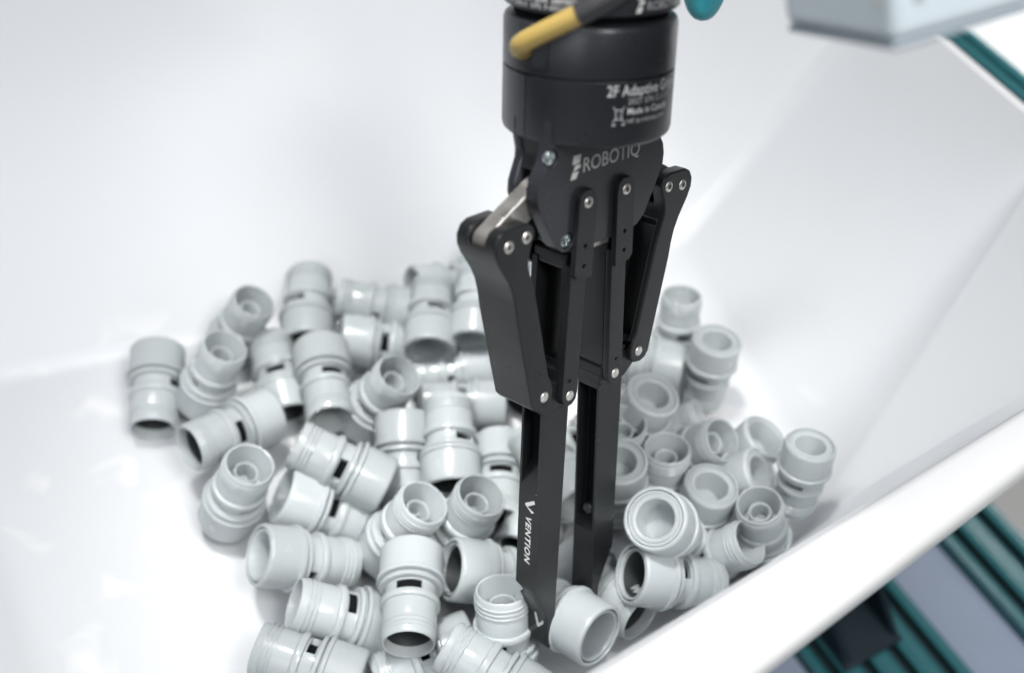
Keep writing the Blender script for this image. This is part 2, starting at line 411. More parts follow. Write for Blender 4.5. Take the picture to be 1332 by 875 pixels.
FITS = [
    ("fitting at the far left edge of the heap, wide cap up, dark threaded mouth below", "C", (-0.2276, 0.4562, 0.0149), (-0.093, 0.984, 0.151), (0.726, -0.037, 0.687), 1),
    ("mouth up fitting between the far left fitting and the rearmost left one", "A", (-0.1785, 0.4878, 0.0595), (-0.436, -0.114, -0.893), (-0.354, -0.890, 0.287), 0.96),
    ("rearmost left fitting, leaning back against the white wall with its threaded mouth up", "A", (-0.1654, 0.5254, 0.0592), (-0.487, -0.056, -0.872), (-0.809, 0.404, 0.426), 0.95),
    ("fitting right of the rearmost left one, wide mouth tipped down towards the viewer", "D", (-0.1392, 0.5776, 0.0299), (0.063, -0.991, -0.115), (-0.092, 0.109, -0.990), 1),
    ("fitting half hidden under others with a slot on top and a dark shadowed mouth below", "D", (-0.1609, 0.5209, 0.0270), (0.317, -0.925, -0.212), (0.566, 0.004, 0.825), 1),
    ("fitting left of centre with its threaded mouth tipped down, pale light inside it", "E", (-0.1124, 0.4503, 0.0326), (-0.211, 0.977, 0.030), (-0.144, -0.061, 0.988), 1),
    ("fitting lying on its side near the left edge, threaded dark mouth pointing left", "C", (-0.1923, 0.4198, 0.0456), (0.699, 0.652, -0.294), (0.391, -0.003, 0.921), 1),
    ("fitting standing upright at the left front, mouth up showing inner tube and tiny valve stem", "A", (-0.1501, 0.3969, 0.0637), (-0.384, -0.049, -0.922), (0.914, -0.161, -0.372), 1),
    ("fitting lying diagonally with its smooth wide end lower right, above the slotted one", "A", (-0.1271, 0.4152, 0.0578), (0.881, -0.245, -0.404), (0.358, -0.211, 0.910), 1),
    ("fitting lying left of centre with a dark square slot behind its wide cap", "F", (-0.0846, 0.3875, 0.0099), (-0.847, 0.064, 0.528), (0.274, -0.799, 0.535), 1),
    ("fitting lying at the left front with its wide lipped mouth open to the left", "F", (-0.0941, 0.3608, 0.0127), (-0.813, -0.205, 0.545), (-0.138, -0.841, -0.523), 1),
    ("glossy fitting lying at the front left, ridged mouth left and dark slot beside its cap", "E", (-0.1192, 0.3200, 0.0421), (0.894, -0.028, -0.448), (0.306, 0.768, 0.562), 1),
    ("frontmost left fitting, ridged end up left, cut off by the lower edge of the picture", "A", (-0.1374, 0.2976, 0.0352), (0.949, -0.261, -0.179), (0.307, 0.898, 0.315), 1),
    ("fitting at the front centre, wide cap up and black shadowed threaded mouth pointing down", "C", (-0.0550, 0.2945, 0.0446), (-0.021, 0.997, -0.069), (0.609, -0.042, -0.792), 1),
    ("upright tilted fitting near the centre, mouth up with inner tube, left of its twin", "A", (-0.0490, 0.3731, 0.0609), (-0.472, -0.082, -0.878), (0.605, 0.694, -0.390), 1),
    ("fitting lying near the centre with a bright streak down its wide cap", "A", (-0.0648, 0.3983, 0.0131), (-0.041, 0.944, 0.327), (0.511, -0.262, 0.819), 1),
    ("bright overexposed fitting lying behind the centre pair, narrow end away from the viewer", "D", (-0.0394, 0.4584, 0.0420), (0.063, -0.981, -0.181), (0.995, 0.047, 0.093), 1),
    ("upright fitting just left of the black finger, mouth up with inner tube", "A", (-0.0168, 0.3764, 0.0636), (-0.369, -0.074, -0.926), (0.780, -0.566, -0.266), 1),
    ("fitting behind the lettered finger with a slot in its neck and a black mouth below", "C", (-0.0076, 0.3858, 0.0190), (0.002, 1.000, -0.026), (-0.544, 0.023, 0.839), 1),
    ("fitting at the front centre with its wide lipped mouth open to the left in shadow", "D", (0.0181, 0.3492, 0.0162), (-0.892, -0.130, 0.432), (-0.349, -0.409, -0.843), 1),
    ("fitting mostly behind the lettered finger, only a dark ringed mouth showing", "D", (0.0308, 0.4156, 0.0108), (-0.465, -0.877, 0.123), (0.128, -0.204, -0.971), 1),
    ("upright fitting at the front, just left of the lettered finger's tip, mouth up", "A", (-0.0051, 0.3171, 0.0641), (0.019, -0.442, -0.897), (0.260, -0.864, 0.431), 1),
    ("fitting tucked behind the gripped one with a white glint and a dark ridged mouth", "C", (0.0712, 0.3168, 0.0313), (-0.676, 0.719, -0.161), (-0.321, -0.484, -0.814), 1),
    ("fitting lying right of the far finger tip, dark wide mouth open to the left", "D", (0.1137, 0.3367, 0.0324), (-0.885, -0.124, 0.448), (-0.445, 0.509, -0.737), 0.95),
    ("fitting seen straight into its double ringed wide end, right of the far finger", "B", (0.0980, 0.3649, 0.0344), (-0.374, -0.302, 0.877), (0.765, 0.435, 0.476), 1),
    ("fitting leaning with a thick ringed wide mouth up, upper right of the double ringed one", "B", (0.1063, 0.3823, 0.0077), (0.141, 0.052, 0.989), (-0.730, -0.670, 0.139), 0.9),
    ("fitting right of the far finger with its threaded mouth up and a pale inner tube", "A", (0.0895, 0.4067, 0.0659), (-0.010, -0.173, -0.985), (0.948, -0.315, 0.045), 0.93),
    ("right hand fitting with its threaded mouth facing the viewer, flange rings to its left", "A", (0.1229, 0.4148, 0.0623), (-0.558, 0.271, -0.784), (0.339, 0.937, 0.082), 0.9),
    ("ringed fitting half hidden by the right side of the far finger", "B", (0.0620, 0.3955, 0.0164), (-0.020, -0.014, 1.000), (-0.612, 0.791, -0.001), 0.92),
    ("upright fitting with a thick pale ring mouth beside the far finger's top", "B", (0.0705, 0.4390, 0.0213), (0.243, 0.018, 0.970), (-0.944, 0.235, 0.232), 0.91),
    ("thin walled fitting mouth peeking out below the thick pale ring, cut by the far finger", "A", (0.0654, 0.4209, 0.0710), (-0.070, -0.031, -0.997), (0.834, 0.546, -0.075), 0.9),
    ("upright thick rimmed fitting at the right rear of the heap, by the sloping wall", "B", (0.1233, 0.4841, 0.0089), (0.100, 0.168, 0.981), (-0.977, -0.171, 0.128), 0.88),
    ("rearmost right fitting, upright with a dark mouth, behind the gripper link", "A", (0.1099, 0.5319, 0.0581), (-0.042, -0.284, -0.958), (-0.873, 0.476, -0.103), 0.88),
    ("fitting lying on its side behind the lower end of the right gripper link", "A", (0.0577, 0.5058, 0.0319), (0.976, -0.207, -0.061), (0.214, 0.890, 0.403), 0.9),
    ("far right fitting leaning in the bin corner with its wide mouth up", "B", (0.1650, 0.3880, 0.0329), (0.075, 0.239, 0.968), (0.962, 0.237, -0.133), 0.82),
    ("pale fitting behind the far right one, mouth tipped up at the rear right corner", "A", (0.1282, 0.4236, 0.0064), (0.452, 0.029, 0.891), (-0.881, 0.168, 0.441), 0.86),
    ("fitting left of the far right one with its wide end facing right", "B", (0.1090, 0.4068, 0.0168), (0.692, -0.159, 0.704), (-0.434, 0.687, 0.582), 0.87),
    ("shaded grey fitting close to the front rim with inner tube in its open mouth", "A", (0.1390, 0.3722, 0.0601), (0.187, -0.042, -0.981), (-0.095, -0.995, 0.025), 0.9),
    ("shaded fitting lying along the front rim with its ridged mouth up to the right", "E", (0.1334, 0.3542, 0.0497), (-0.651, 0.095, -0.753), (-0.173, -0.985, 0.025), 0.9),
    ("rearmost centre fitting with its mouth open to the left", "F", (-0.0198, 0.5873, 0.0085), (-0.883, -0.364, 0.297), (0.279, 0.104, 0.955), 0.93),
    ("fitting at the rear just left of the gripper link, side on", "A", (-0.0365, 0.5989, 0.0260), (0.940, -0.232, -0.251), (0.263, 0.020, 0.965), 0.93),
    ("fitting at the rear centre with its wide mouth tipped down towards the viewer", "F", (-0.0527, 0.5571, 0.0404), (-0.006, -0.999, -0.048), (-0.881, 0.028, -0.473), 0.96),
    ("blurred fitting lying crosswise at the rear left against the wall", "A", (-0.1179, 0.5515, 0.0333), (0.971, -0.073, -0.227), (-0.080, 0.798, -0.597), 0.94),
    ("fitting lying crosswise with a dark slot, in front of the blurred rear one", "A", (-0.0573, 0.5226, 0.0141), (-0.982, -0.010, 0.191), (0.065, -0.957, 0.283), 0.97),
    ("upright fitting left of centre rear with its mouth up and a broad flange below", "A", (-0.0686, 0.4653, 0.0596), (-0.495, 0.032, -0.868), (-0.040, 0.997, 0.059), 1),
    ("fitting lying crosswise behind the centre with its wide cap to the right", "A", (-0.0594, 0.4698, 0.0247), (0.999, -0.038, -0.010), (0.024, 0.374, 0.927), 0.95),
    ("fitting partly behind the left gripper link with its mouth tipped down", "F", (-0.0219, 0.5610, 0.0506), (-0.053, -0.976, -0.211), (-0.998, 0.048, 0.029), 0.93),
    ("shaded fitting under the lower corner of the left gripper link, mouth open to the left", "D", (0.0390, 0.5212, 0.0161), (-0.648, -0.761, -0.020), (-0.355, 0.325, -0.877), 1),
    ("fitting lying crosswise behind the left gripper link's outer edge", "A", (-0.0674, 0.4970, 0.0134), (0.989, 0.143, 0.034), (-0.054, 0.569, -0.820), 0.93),
    ("frontmost fitting below the black mouthed one, cut off by the picture's lower edge", "A", (-0.0746, 0.2881, 0.0123), (0.914, 0.399, 0.074), (-0.325, 0.610, 0.723), 1),
    ("fitting lying at the front centre with its ridged narrow end up left", "A", (-0.0348, 0.2922, 0.0484), (0.853, -0.486, -0.193), (0.291, 0.748, -0.597), 1),
    ("fitting seen between the two black fingers, upper one", "A", (0.0126, 0.4307, 0.0129), (0.917, 0.396, 0.045), (-0.224, 0.417, 0.881), 1),
    ("fitting seen between the two black fingers, lower one", "A", (0.0095, 0.4363, 0.0367), (0.516, -0.856, 0.038), (0.762, 0.479, 0.436), 1),
    ("pale fitting buried between the ringed ones at the right, mostly hidden", "A", (0.1174, 0.4533, 0.0318), (-0.853, -0.114, -0.509), (-0.031, -0.963, 0.267), 0.85),
    ("fitting wedged at the rear behind the left gripper link, mouth up", "A", (0.0019, 0.5911, 0.0432), (-0.603, -0.694, -0.393), (0.260, 0.295, -0.920), 0.9),
    ("grey fitting clamped between the black finger tips, wide lipped end facing lower right", "F", (0.0039, 0.3327, 0.0362), (0.723, -0.635, 0.273), (-0.521, -0.241, 0.819), 1),
]
for lab, kind, loc, ax, xd, sz in FITS:
    if kind not in protos:
        protos[kind] = root = make_fitting(kind)
    else:
        root = protos[kind].copy(); COL.objects.link(root)
        for ch in list(protos[kind].children):
            c = ch.copy(); COL.objects.link(c); c.parent = root
    zz = Vector(ax).normalized(); xx = Vector(xd); xx = (xx - zz*xx.dot(zz)).normalized(); yy = zz.cross(xx)
    root.matrix_world = Matrix(((xx.x, yy.x, zz.x, loc[0]), (xx.y, yy.y, zz.y, loc[1]), (xx.z, yy.z, zz.z, loc[2]), (0, 0, 0, 1)))
    root.scale = (sz, sz, sz)
    tag(root, lab, "pipe fitting", "grey pipe fittings heaped in the white bin")

# ================================================================== gripper
GM = Matrix(((0.69062, -0.72294, 0.01991, .03220538), (0.65232, 0.63458, 0.41446, .41194133), (-0.31227, -0.27325, 0.90985, .2643691), (0, 0, 0, 1)))
gr = empty("robot_gripper", None, "black two finger robot gripper reaching down into the heap with long slotted fingers", "robot gripper", mw=GM)
RC_ = 37.5
# round body in two shells with a seam, bevelled lower rim
bm = bmesh.new()
pr = [(20, 29.5), (33.0, 28.5), (35.6, 28.9), (37.0, 30.2), (37.5, 32.2), (37.5, 57.0), (37.2, 57.35), (36.4, 57.4)]
s0 = R(176.2)
lathe(bm, pr, 56, s0 + R(.35), s0 + R(169.65))
lathe(bm, pr, 56, s0 + R(170.35), s0 + R(359.65))
link("body_cover", bm, M['blackgloss'], gr, smooth=30)
bm = bmesh.new(); lathe(bm, [(0, 30), (36.4, 30.5), (36.4, 57.6), (0, 57.6)], 64); link("body_core", bm, M['recess'], gr)
bm = bmesh.new()
lathe(bm, [(20, 57.7), (36.9, 57.7), (37.5, 58.2), (37.5, 76.6), (36.8, 78.4), (35.0, 79.6), (31.0, 79.9)], 72)
link("body_ring", bm, M['blackgloss'], gr, smooth=30)
bm = bmesh.new(); lathe(bm, [(0, 79.5), (33.2, 79.5), (33.2, 84.0), (0, 84.0)], 64); link("neck_ring", bm, M['recess'], gr)
bm = bmesh.new()
lathe(bm, [(33, 83.2), (36.6, 83.2), (37.6, 84.0), (37.6, 92.5), (37.2, 93.0)], 72)
so = link("sensor_ring", bm, M['blackgloss'], gr, smooth=30)
bm = bmesh.new()
lathe(bm, [(30, 93.1), (37.4, 93.1), (37.9, 93.6), (37.9, 128), (37.0, 129), (0, 129)], 72)
link("sensor_body", bm, M['ring'], gr, smooth=30)
bm = bmesh.new(); lathe(bm, [(0, 129.1), (31, 129.1), (31.5, 130), (31.5, 175), (0, 175)], 64)
link("wrist_flange", bm, M['black'], gr, smooth=30)
# housing: front plate, back plate and core
half = [(20, -22.2), (26.5, -21.0), (31.5, -17.0), (41.0, 0.0), (43.4, 5.5), (43.8, 10.0), (42.6, 15.0), (39.6, 19.5), (37.4, 23.5), (36.6, 28.0), (36.6, 40.0)]
outl = half + [(-x, z) for x, z in reversed(half)]
bm = bmesh.new(); prism(bm, outl, -12.0, -5.2)
cut = []
for (u, z) in ((-35.6, 24.0), (35.6, 24.0), (-23.2, -16.4)):
    c = bmesh.new(); cyl(c, (u, z), 'y', 4.0, -13.5, -9.6, 20); cut.append(c)
me = carve(bm, cut, bevel=3.4, seg=5); fp = link("cover_plate", me, M['blackgloss'], gr, smooth=60, wn=True)
halfb = [(20, -22.2), (26.5, -21.0), (31.0, -16.0), (37.4, -1.0), (39.0, 5.0), (38.6, 10.0), (36.6, 15.0), (34.8, 19.5), (34.6, 23.5), (35.8, 28.0), (36.6, 33.0), (36.6, 40.0)]
outlb = halfb + [(-x, z) for x, z in reversed(halfb)]
bm = bmesh.new(); prism(bm, outlb, 5.2, 12.0); me = carve(bm, [], bevel=2.6, seg=3); link("cover_plate", me, M['blackgloss'], gr, smooth=60, wn=True)
core = [(18, -24), (24, -20), (26, -2), (26, 15.5), (36.5, 16.5), (35.0, 20.0), (34.6, 24.0), (35.6, 28.0), (36.0, 40)]
bm = bmesh.new(); prism(bm, core + [(-x, z) for x, z in reversed(core)], -5.15, 5.15); link("housing_core", bm, M['black'], gr, bevel=.0006)
bm = bmesh.new(); prism(bm, [(-7.5, -26.5), (9.5, -26.5), (9.5, -23.2), (-7.5, -23.2)], -9.5, 9.5); link("guide_strip", bm, M['silver'], gr, bevel=.0008)
for (u, z) in ((-35.6, 24.0), (35.6, 24.0), (-23.2, -16.4)):
    bm = bmesh.new(); cyl(bm, (u, z), 'y', 3.3, -11.2, -9.5, 20)
    hd = carve(bm, [box(bmesh.new(), u-.5, u+.5, -13, -10.3, z-2.2, z+2.2), box(bmesh.new(), u-2.2, u+2.2, -13, -10.3, z-.5, z+.5)], bevel=.4)
    link("cross_screw", hd, M['zinc'], gr)

def socket_screw(u, z, y, r=2.7, hexhole=True, parent=None):
    bm = bmesh.new()
    prof = [(0, 1.4), (r, 1.4), (r, -.15), (r-.35, -.55), (r*.55, -.75)]
    rings = []
    n = 24
    for q, (rr, d) in enumerate(prof):
        if rr == 0: continue
        rings.append([bm.verts.new(((u + rr*math.cos(2*math.pi*i/n))*mm, (y+d)*mm, (z + rr*math.sin(2*math.pi*i/n))*mm)) for i in range(n)])
    for A, B in zip(rings, rings[1:]):
        for i in range(n): bm.faces.new((A[i], A[(i+1) % n], B[(i+1) % n], B[i]))
    if hexhole:
        hx = 1.35
        inner = [bm.verts.new(((u + hx*math.cos(2*math.pi*i/n))*mm, (y-.75)*mm, (z + hx*math.sin(2*math.pi*i/n))*mm)) for i in range(n)]
        deep = [bm.verts.new(((u + hx*.95*math.cos(2*math.pi*i/n))*mm, (y+.9)*mm, (z + hx*.95*math.sin(2*math.pi*i/n))*mm)) for i in range(n)]
        B = rings[-1]
        for i in range(n):
            j = (i+1) % n
            bm.faces.new((B[i], B[j], inner[j], inner[i])); bm.faces.new((inner[i], inner[j], deep[j], deep[i]))
        f = bm.faces.new(deep); f.material_index = 1
    else:
        c = bm.verts.new((u*mm, (y-.95)*mm, z*mm)); B = rings[-1]
        for i in range(n): bm.faces.new((B[i], B[(i+1) % n], c))
    return link("socket_screw" if hexhole else "pivot_pin", bm, None, parent or gr, smooth=45, mats=[M['screw'], M['recess']])

for s in (-1, 1):
    fl = lambda pts: [(s*x, z) for x, z in pts]
    # steel knuckle link, rounded ends
    a = Vector((30.6, 6.5)); b = Vector((60.8, -9.5)); d = (b-a).normalized(); nrm = Vector((-d.y, d.x)); hw = 6.0
    pts = []
    ang = math.atan2(d.y, d.x)
    for q in range(13): pts.append((b.x + hw*math.cos(ang - math.pi/2 + math.pi*q/12), b.y + hw*math.sin(ang - math.pi/2 + math.pi*q/12)))
    for q in range(13): pts.append((a.x + hw*math.cos(ang + math.pi/2 + math.pi*q/12), a.y + hw*math.sin(ang + math.pi/2 + math.pi*q/12)))
    bm = bmesh.new(); prism(bm, fl(pts), -4.3, 4.3)
    link("knuckle_link", bm, M['silver'], gr, bevel=.0006)
    bm = bmesh.new(); cyl(bm, (s*30.6, 6.5), 'y', 3.2, -5.1, 5.1, 20); link("knuckle_pin", bm, M['screw'], gr)
    # outer link
    prof = [(44.2, -6.5), (46.0, -3.2), (50.0, -1.4), (62.5, -1.6), (66.5, -3.4), (68.8, -7.5), (68.6, -12.0), (66.2, -17.0), (60.2, -26.0), (57.6, -31.5), (55.8, -38.0), (54.6, -45.5), (43.2, -93.2), (41.0, -95.8), (37.0, -97.0), (32.8, -96.2), (29.6, -93.2), (28.8, -88.6), (30.2, -84.0), (32.2, -80.5), (40.3, -47.0), (43.0, -36.0), (47.9, -21.5), (47.6, -16.0)]
    bm = bmesh.new(); prism(bm, fl(prof), -12.0, 12.0)
    c1 = bmesh.new(); prism(c1, fl([(40, 4), (72, 4), (72, -5), (66.5, -12), (60.5, -17), (40, -17)]), -4.9, 4.9)
    c2 = bmesh.new(); prism(c2, fl([(20, -24), (45.5, -24), (51.5, -30), (50.2, -45), (40.0, -88), (20, -88)]), -8.2, 8.2)
    me = carve(bm, [c1, c2], bevel=1.1, seg=2)
    lk = link("outer_link", me, M['black'], gr, smooth=60, wn=True)
    socket_screw(s*60.8, -9.5, -12.0, parent=lk); socket_screw(s*49.8, -8.0, -12.0, parent=lk)
    socket_screw(s*35.0, -90.5, -12.0, 2.6, False, parent=lk)
    # inner bar: web block with a front and a back arm
    ca = lambda z: 13.2 + (16.9-13.2)*(-z/96.6)
    up_ = [(ca(0)-6.0, 0), (ca(0)-5.2, 3.4), (ca(0)-2.6, 5.6), (ca(0)+2.6, 5.6), (ca(0)+5.2, 3.4), (ca(0)+6.0, 0), (ca(-33)+6.2, -33), (ca(-33)+4.2, -35.5), (ca(-33)-6.0, -36.8)]
    lo_ = [(ca(-30)-5.4, -30), (ca(-30)+5.4, -30), (ca(-96)+5.3, -96.0), (ca(-96)+4.0, -100.0), (ca(-96)+1.2, -101.8), (ca(-96)-1.8, -101.6), (ca(-96)-4.4, -99.6), (ca(-96)-5.4, -95.5)]
    for sg in (-1, 1):
        if s == -1 and sg == 1: pass
        y0, y1 = (-14.9, -12.2) if sg < 0 else (12.2, 14.9)
        bm = bmesh.new(); prism(bm, fl(up_), y0, y1)
        holes = []
        for hz in (-20.5, -30.0):
            h = bmesh.new(); cyl(h, (s*ca(hz), hz), 'y', 1.15, -17, 17, 14); holes.append(h)
        me = carve(bm, holes, bevel=.5)
        link("bar_arm", me, M['black'], gr, smooth=60, wn=True)
        y0, y1 = (-12.1, -8.4) if sg < 0 else (8.4, 12.1)
        bm = bmesh.new(); prism(bm, fl(lo_), y0, y1)
        h = bmesh.new(); cyl(h, (s*(ca(-88.5)+.6), -88.5), 'y', .95, -17, 17, 14)
        me = carve(bm, [h], bevel=.5)
        link("bar_arm", me, M['black'], gr, smooth=60, wn=True)
    bm = bmesh.new(); cyl(bm, (s*13.2, 0), 'y', 5.0, -12.15, 12.15, 24); link("pivot_boss", bm, M['blackgloss'], gr)
    web = [(ca(-26)-4.6, -26), (ca(-26)+4.8, -25), (ca(-93)+4.8, -92), (ca(-93)-4.6, -93)]
    bm = bmesh.new(); prism(bm, fl(web), -8.35, 11.5)
    c = bmesh.new(); prism(c, fl([(ca(-34)-3.0, -33), (40, -33), (40, -83), (ca(-84)-3.0, -83)]), -6.2, 9.0)
    me = carve(bm, [c], bevel=.9); link("bar_web", me, M['black'], gr, smooth=60, wn=True)
    socket_screw(s*13.3, 0, -14.9, parent=gr); socket_screw(s*16.9, -96.4, -12.1, 2.6, False, parent=gr)
    # finger mount and long slotted finger
    bm = bmesh.new(); prism(bm, fl([(39.5, -88), (36, -84), (26, -88), (19, -90), (11.6, -93), (11.4, -104), (30.0, -104), (38.5, -97.5)]), -7.9, 7.9)
    me = carve(bm, [], bevel=.8); link("finger_mount", me, M['black'], gr, smooth=60, wn=True)
    fin = [(11.4, -98), (29.0, -98), (30.6, -207.0), (20.6, -229.0), (20.4, -246.0), (19.2, -248.6), (16.6, -249.0), (15.2, -247.5), (14.4, -205.0)]
    bm = bmesh.new(); prism(bm, fl(fin), -7.0, 7.0)
    c1 = bmesh.new(); prism(c1, fl([(22.2, -104.5), (40, -104.5), (40, -151), (31.0, -149), (22.2, -136)]), -4.8, 5.7)      # outer scoop
    c2 = bmesh.new(); prism(c2, fl([(4, -106), (19.5, -106), (20.5, -183), (13.4, -193), (4, -193)]), -5.6, 6.0)                          # inner slot
    c3 = bmesh.new(); cyl(c3, (7.4, -210.5), 'x', 4.2, s*22 if s > 0 else -40, 40 if s > 0 else -22, 20)
    me = carve(bm, [c1, c2, c3], bevel=.7)
    fg = link("gripper_finger", me, M['black'], gr, smooth=60, wn=True)
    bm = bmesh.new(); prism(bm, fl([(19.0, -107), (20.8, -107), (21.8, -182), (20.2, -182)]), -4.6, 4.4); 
    link("slot_shade_backing", bm, M['recess'], fg)  # near-black sheet painting the shade deep in the slot
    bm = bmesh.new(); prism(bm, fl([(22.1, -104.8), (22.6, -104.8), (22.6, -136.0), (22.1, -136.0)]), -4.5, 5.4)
    link("scoop_shade_backing", bm, M['recess'], fg)  # near-black sheet painting shade onto the scoop's floor
    bm = bmesh.new(); prism(bm, fl([(22.4, -136.4), (29.4, -149.3), (29.9, -149.9), (22.9, -137.0)]), -4.75, -4.1)
    link("scoop_glint", bm, M['silver'], fg)  # thin silver strip standing in for the highlight along the scoop
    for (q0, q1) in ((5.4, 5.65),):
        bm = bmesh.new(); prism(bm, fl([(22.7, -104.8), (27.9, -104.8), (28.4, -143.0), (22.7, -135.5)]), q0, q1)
        link("scoop_shade_lining", bm, M['recess'], fg)  # near-black sheet painting shade onto the scoop's side
    bm = bmesh.new(); cyl(bm, (-1.5, -179), 'x', 3.0, min(s*13.6, s*19), max(s*13.6, s*19), 16); link("slot_screw", bm, M['black'], fg, bevel=.0008)

# --- flat print on the gripper
def put(me, name, f, m, parent=gr):
    map_mesh(me, f); me.materials.clear(); return link(name, me, m, parent, smooth=0)
def on_cyl(a0, z0, Rr):
    return lambda x, y: Vector((Rr*math.cos(R(a0) + x/Rr), Rr*math.sin(R(a0) + x/Rr), z0 + y))
def fit_text(s, w_, h_, bold=0.0, **k):
    me = text_mesh(s, 1.0, bold, **k); W_ = width(me); x0 = min(v.co.x for v in me.vertices); y0 = min(v.co.y for v in me.vertices); y1 = max(v.co.y for v in me.vertices)
    for v in me.vertices: v.co.x = (v.co.x - x0)/W_*w_; v.co.y = v.co.y*h_
    return me
RP = (RC_+.06)*mm
put(fit_text("2F Adaptive Gripper", .0445, .0066, .012), "title_print", on_cyl(-127.5, .0515, RP), M['print'])
put(fit_text("2021 S/N C-11381", .0270, .0036, .012), "serial_print", on_cyl(-113.0, .0478, RP), M['printdim'])
put(fit_text("Made in Canada", .0235, .0040, .016), "origin_print", on_cyl(-113.0, .0436, RP), M['print'])
put(fit_text("ref: ip.robotiq.com", .0220, .0029, .012), "reference_print", on_cyl(-113.4, .0400, RP), M['printdim'])
# crossed-out wheeled bin symbol
W2 = [[(0, 0), (.0006, 0), (.0058, .0068), (.0052, .0068)], [(.0058, 0), (.0052, 0), (0, .0068), (.0006, .0068)],
      [(.0010, .0050), (.0048, .0050), (.0048, .0055), (.0010, .0055)], [(.0014, .0012), (.0019, .0012), (.0017, .0050), (.0012, .0050)],
      [(.0039, .0012), (.0044, .0012), (.0046, .0050), (.0041, .0050)], [(.0014, .0010), (.0044, .0010), (.0044, .0015), (.0014, .0015)], [(.0, -.0014), (.0058, -.0014), (.0058, -.0006), (0, -.0006)]]
put(polys("sym", W2), "bin_symbol_print", on_cyl(-123.5, .0405, RP + .00002), M['printdim'])
RS = (37.6+.06)*mm
put(fit_text("Force Torque Sensor", .0400, .0046, .012), "sensor_print", on_cyl(-207.0, .0880, RS), M['printdim'])
put(fit_text("FT 300-S  S/N: F-03112", .0330, .0028, .01), "sensor_serial_print", on_cyl(-203.0, .0852, RS), M['printdim'])
put(fit_text("ROBOTIQ", .0215, .0052, .008), "sensor_brand_print", on_cyl(-103.0, .0856, RS), M['printdim'])
LOGO = [[(0.0006, .0052), (.0036, .0052), (.0042, .0082), (.0010, .0082)], [(.0010, .0026), (.0040, .0036), (.0040, .0048), (.0018, .0048)], [(0, 0), (.0024, .0), (.0034, .0024), (.0008, .0024)]]
put(polys("lg", LOGO), "sensor_logo_print", on_cyl(-111.5, .0848, RS), M['print'])
pl_ = lambda u, z: (lambda x, y: Vector((u*mm + x, -12.06*mm, z*mm + y)))
put(fit_text("ROBOTIQ", .0395, .0093, .010), "brand_print", pl_(-14.6, 13.4), M['printmid'], fp)
put(polys("lg2", [[(x*1.6, y*1.3) for x, y in q] for q in LOGO]), "logo_print", pl_(-23.0, 11.4), M['print'], fp)
# lettering on the outer face of the left finger, reading downwards
fin_u = lambda z: -(29.0 + (30.6-29.0)*((-z-98)/109.0)) - .07
def on_finger(y0, z0):
    def f(x, y):
        z = z0*mm - x
        return Vector((fin_u(z/mm)*mm, y0*mm - y, z))
    return f
put(fit_text("VENTION", .0275, .0050, .035, shear=.25, spacing=1.2), "finger_lettering", on_finger(1.6, -164.5), M['print'])
CHK = [[(0, .0058), (.0017, .0066), (.0052, .0017), (.0046, 0), (.0036, .0002)], [(.0052, .0017), (.0046, 0), (.0080, .0046), (.0068, .0062)]]
put(polys("chk", CHK), "finger_logo", on_finger(2.6, -153.5), M['print'])
CHK2 = [[(-.0034, .0042), (-.0021, .0046), (.0006, -.0008), (.0002, -.0026), (-.0006, -.0020)], [(.0006, -.0008), (.0002, -.0026), (.0038, .0000), (.0036, .0016)]]
put(polys("chk2", CHK2), "tip_logo", lambda x, y: Vector((-20.65*mm, -.0005 - x, -.2335 + y*1.5)), M['print'])

# cable: gold sleeve bent into the body, black connector
gp = curve_pts([(-.0345, .004, .0672), (-.0420, .0015, .0688), (-.0470, -.0035, .0722), (-.0462, -.0110, .0768), (-.0435, -.0195, .0818), (-.0395, -.0285, .0872)], 8)
bm = bmesh.new(); tube(bm, gp, .0042, 18); cb = link("cable_sleeve", bm, M['gold'], gr, smooth=50)
bm = bmesh.new(); tube(bm, curve_pts([(-.0400, -.0275, .0866), (-.0350, -.0350, .0925), (-.0270, -.0400, .0990), (-.0150, -.0430, .108), (0, -.043, .125)], 6), .0049, 18); link("cable_connector", bm, M['rubber'], gr, smooth=50)
bm = bmesh.new(); lathe(bm, [(37.55, 60.5), (38.3, 60.9), (38.3, 75.0), (37.55, 75.4)], 10, R(166), R(194)); link("socket_frame", bm, M['blackgloss'], gr, smooth=30)

# ================================================================== camera housing above the right of the bin
k = .5; cz = Vector((0, 0, .65))
sc_ = lambda p: cz + (Vector(p) - cz)*k
c0 = sc_((.227, .597, .2)); e1 = (sc_((.186, .692, .145)) - c0); e2 = (sc_((.313, .634, .2)) - c0).normalized()*.09
e3 = e2.cross(e1).normalized()
if e3.z < 0: e3 = -e3
e3 *= .052
vc = empty("vision_camera", None, "blue grey boxy vision camera housing hanging over the bin's right rear corner", "camera", mw=Matrix.Translation(c0))
def obox(name, o0, a, b, c, m, bev):
    bm = bmesh.new(); vs_ = [bm.verts.new(o0 + a*i + b*j + c*h) for h in (0, 1) for j in (0, 1) for i in (0, 1)]
    for f in ((0, 1, 3, 2), (4, 5, 7, 6), (0, 1, 5, 4), (2, 3, 7, 6), (0, 2, 6, 4), (1, 3, 7, 5)): bm.faces.new([vs_[i] for i in f])
    o = link(name, bm, m, vc, bevel=bev); o.modifiers["bevel"].segments = 4; return o
Z0 = Vector((0, 0, 0)); h = e3*.05
n1 = e1.normalized()*.0005; n2 = e2.normalized()*.0005
obox("base_plate", Z0 + e3*0, e1, e2, h, M['camdark'], .0015)
obox("housing", Z0 + h - n1 - n2, e1 + n1*2, e2 + n2*2, e3 - h, M['camhouse'], .0035)
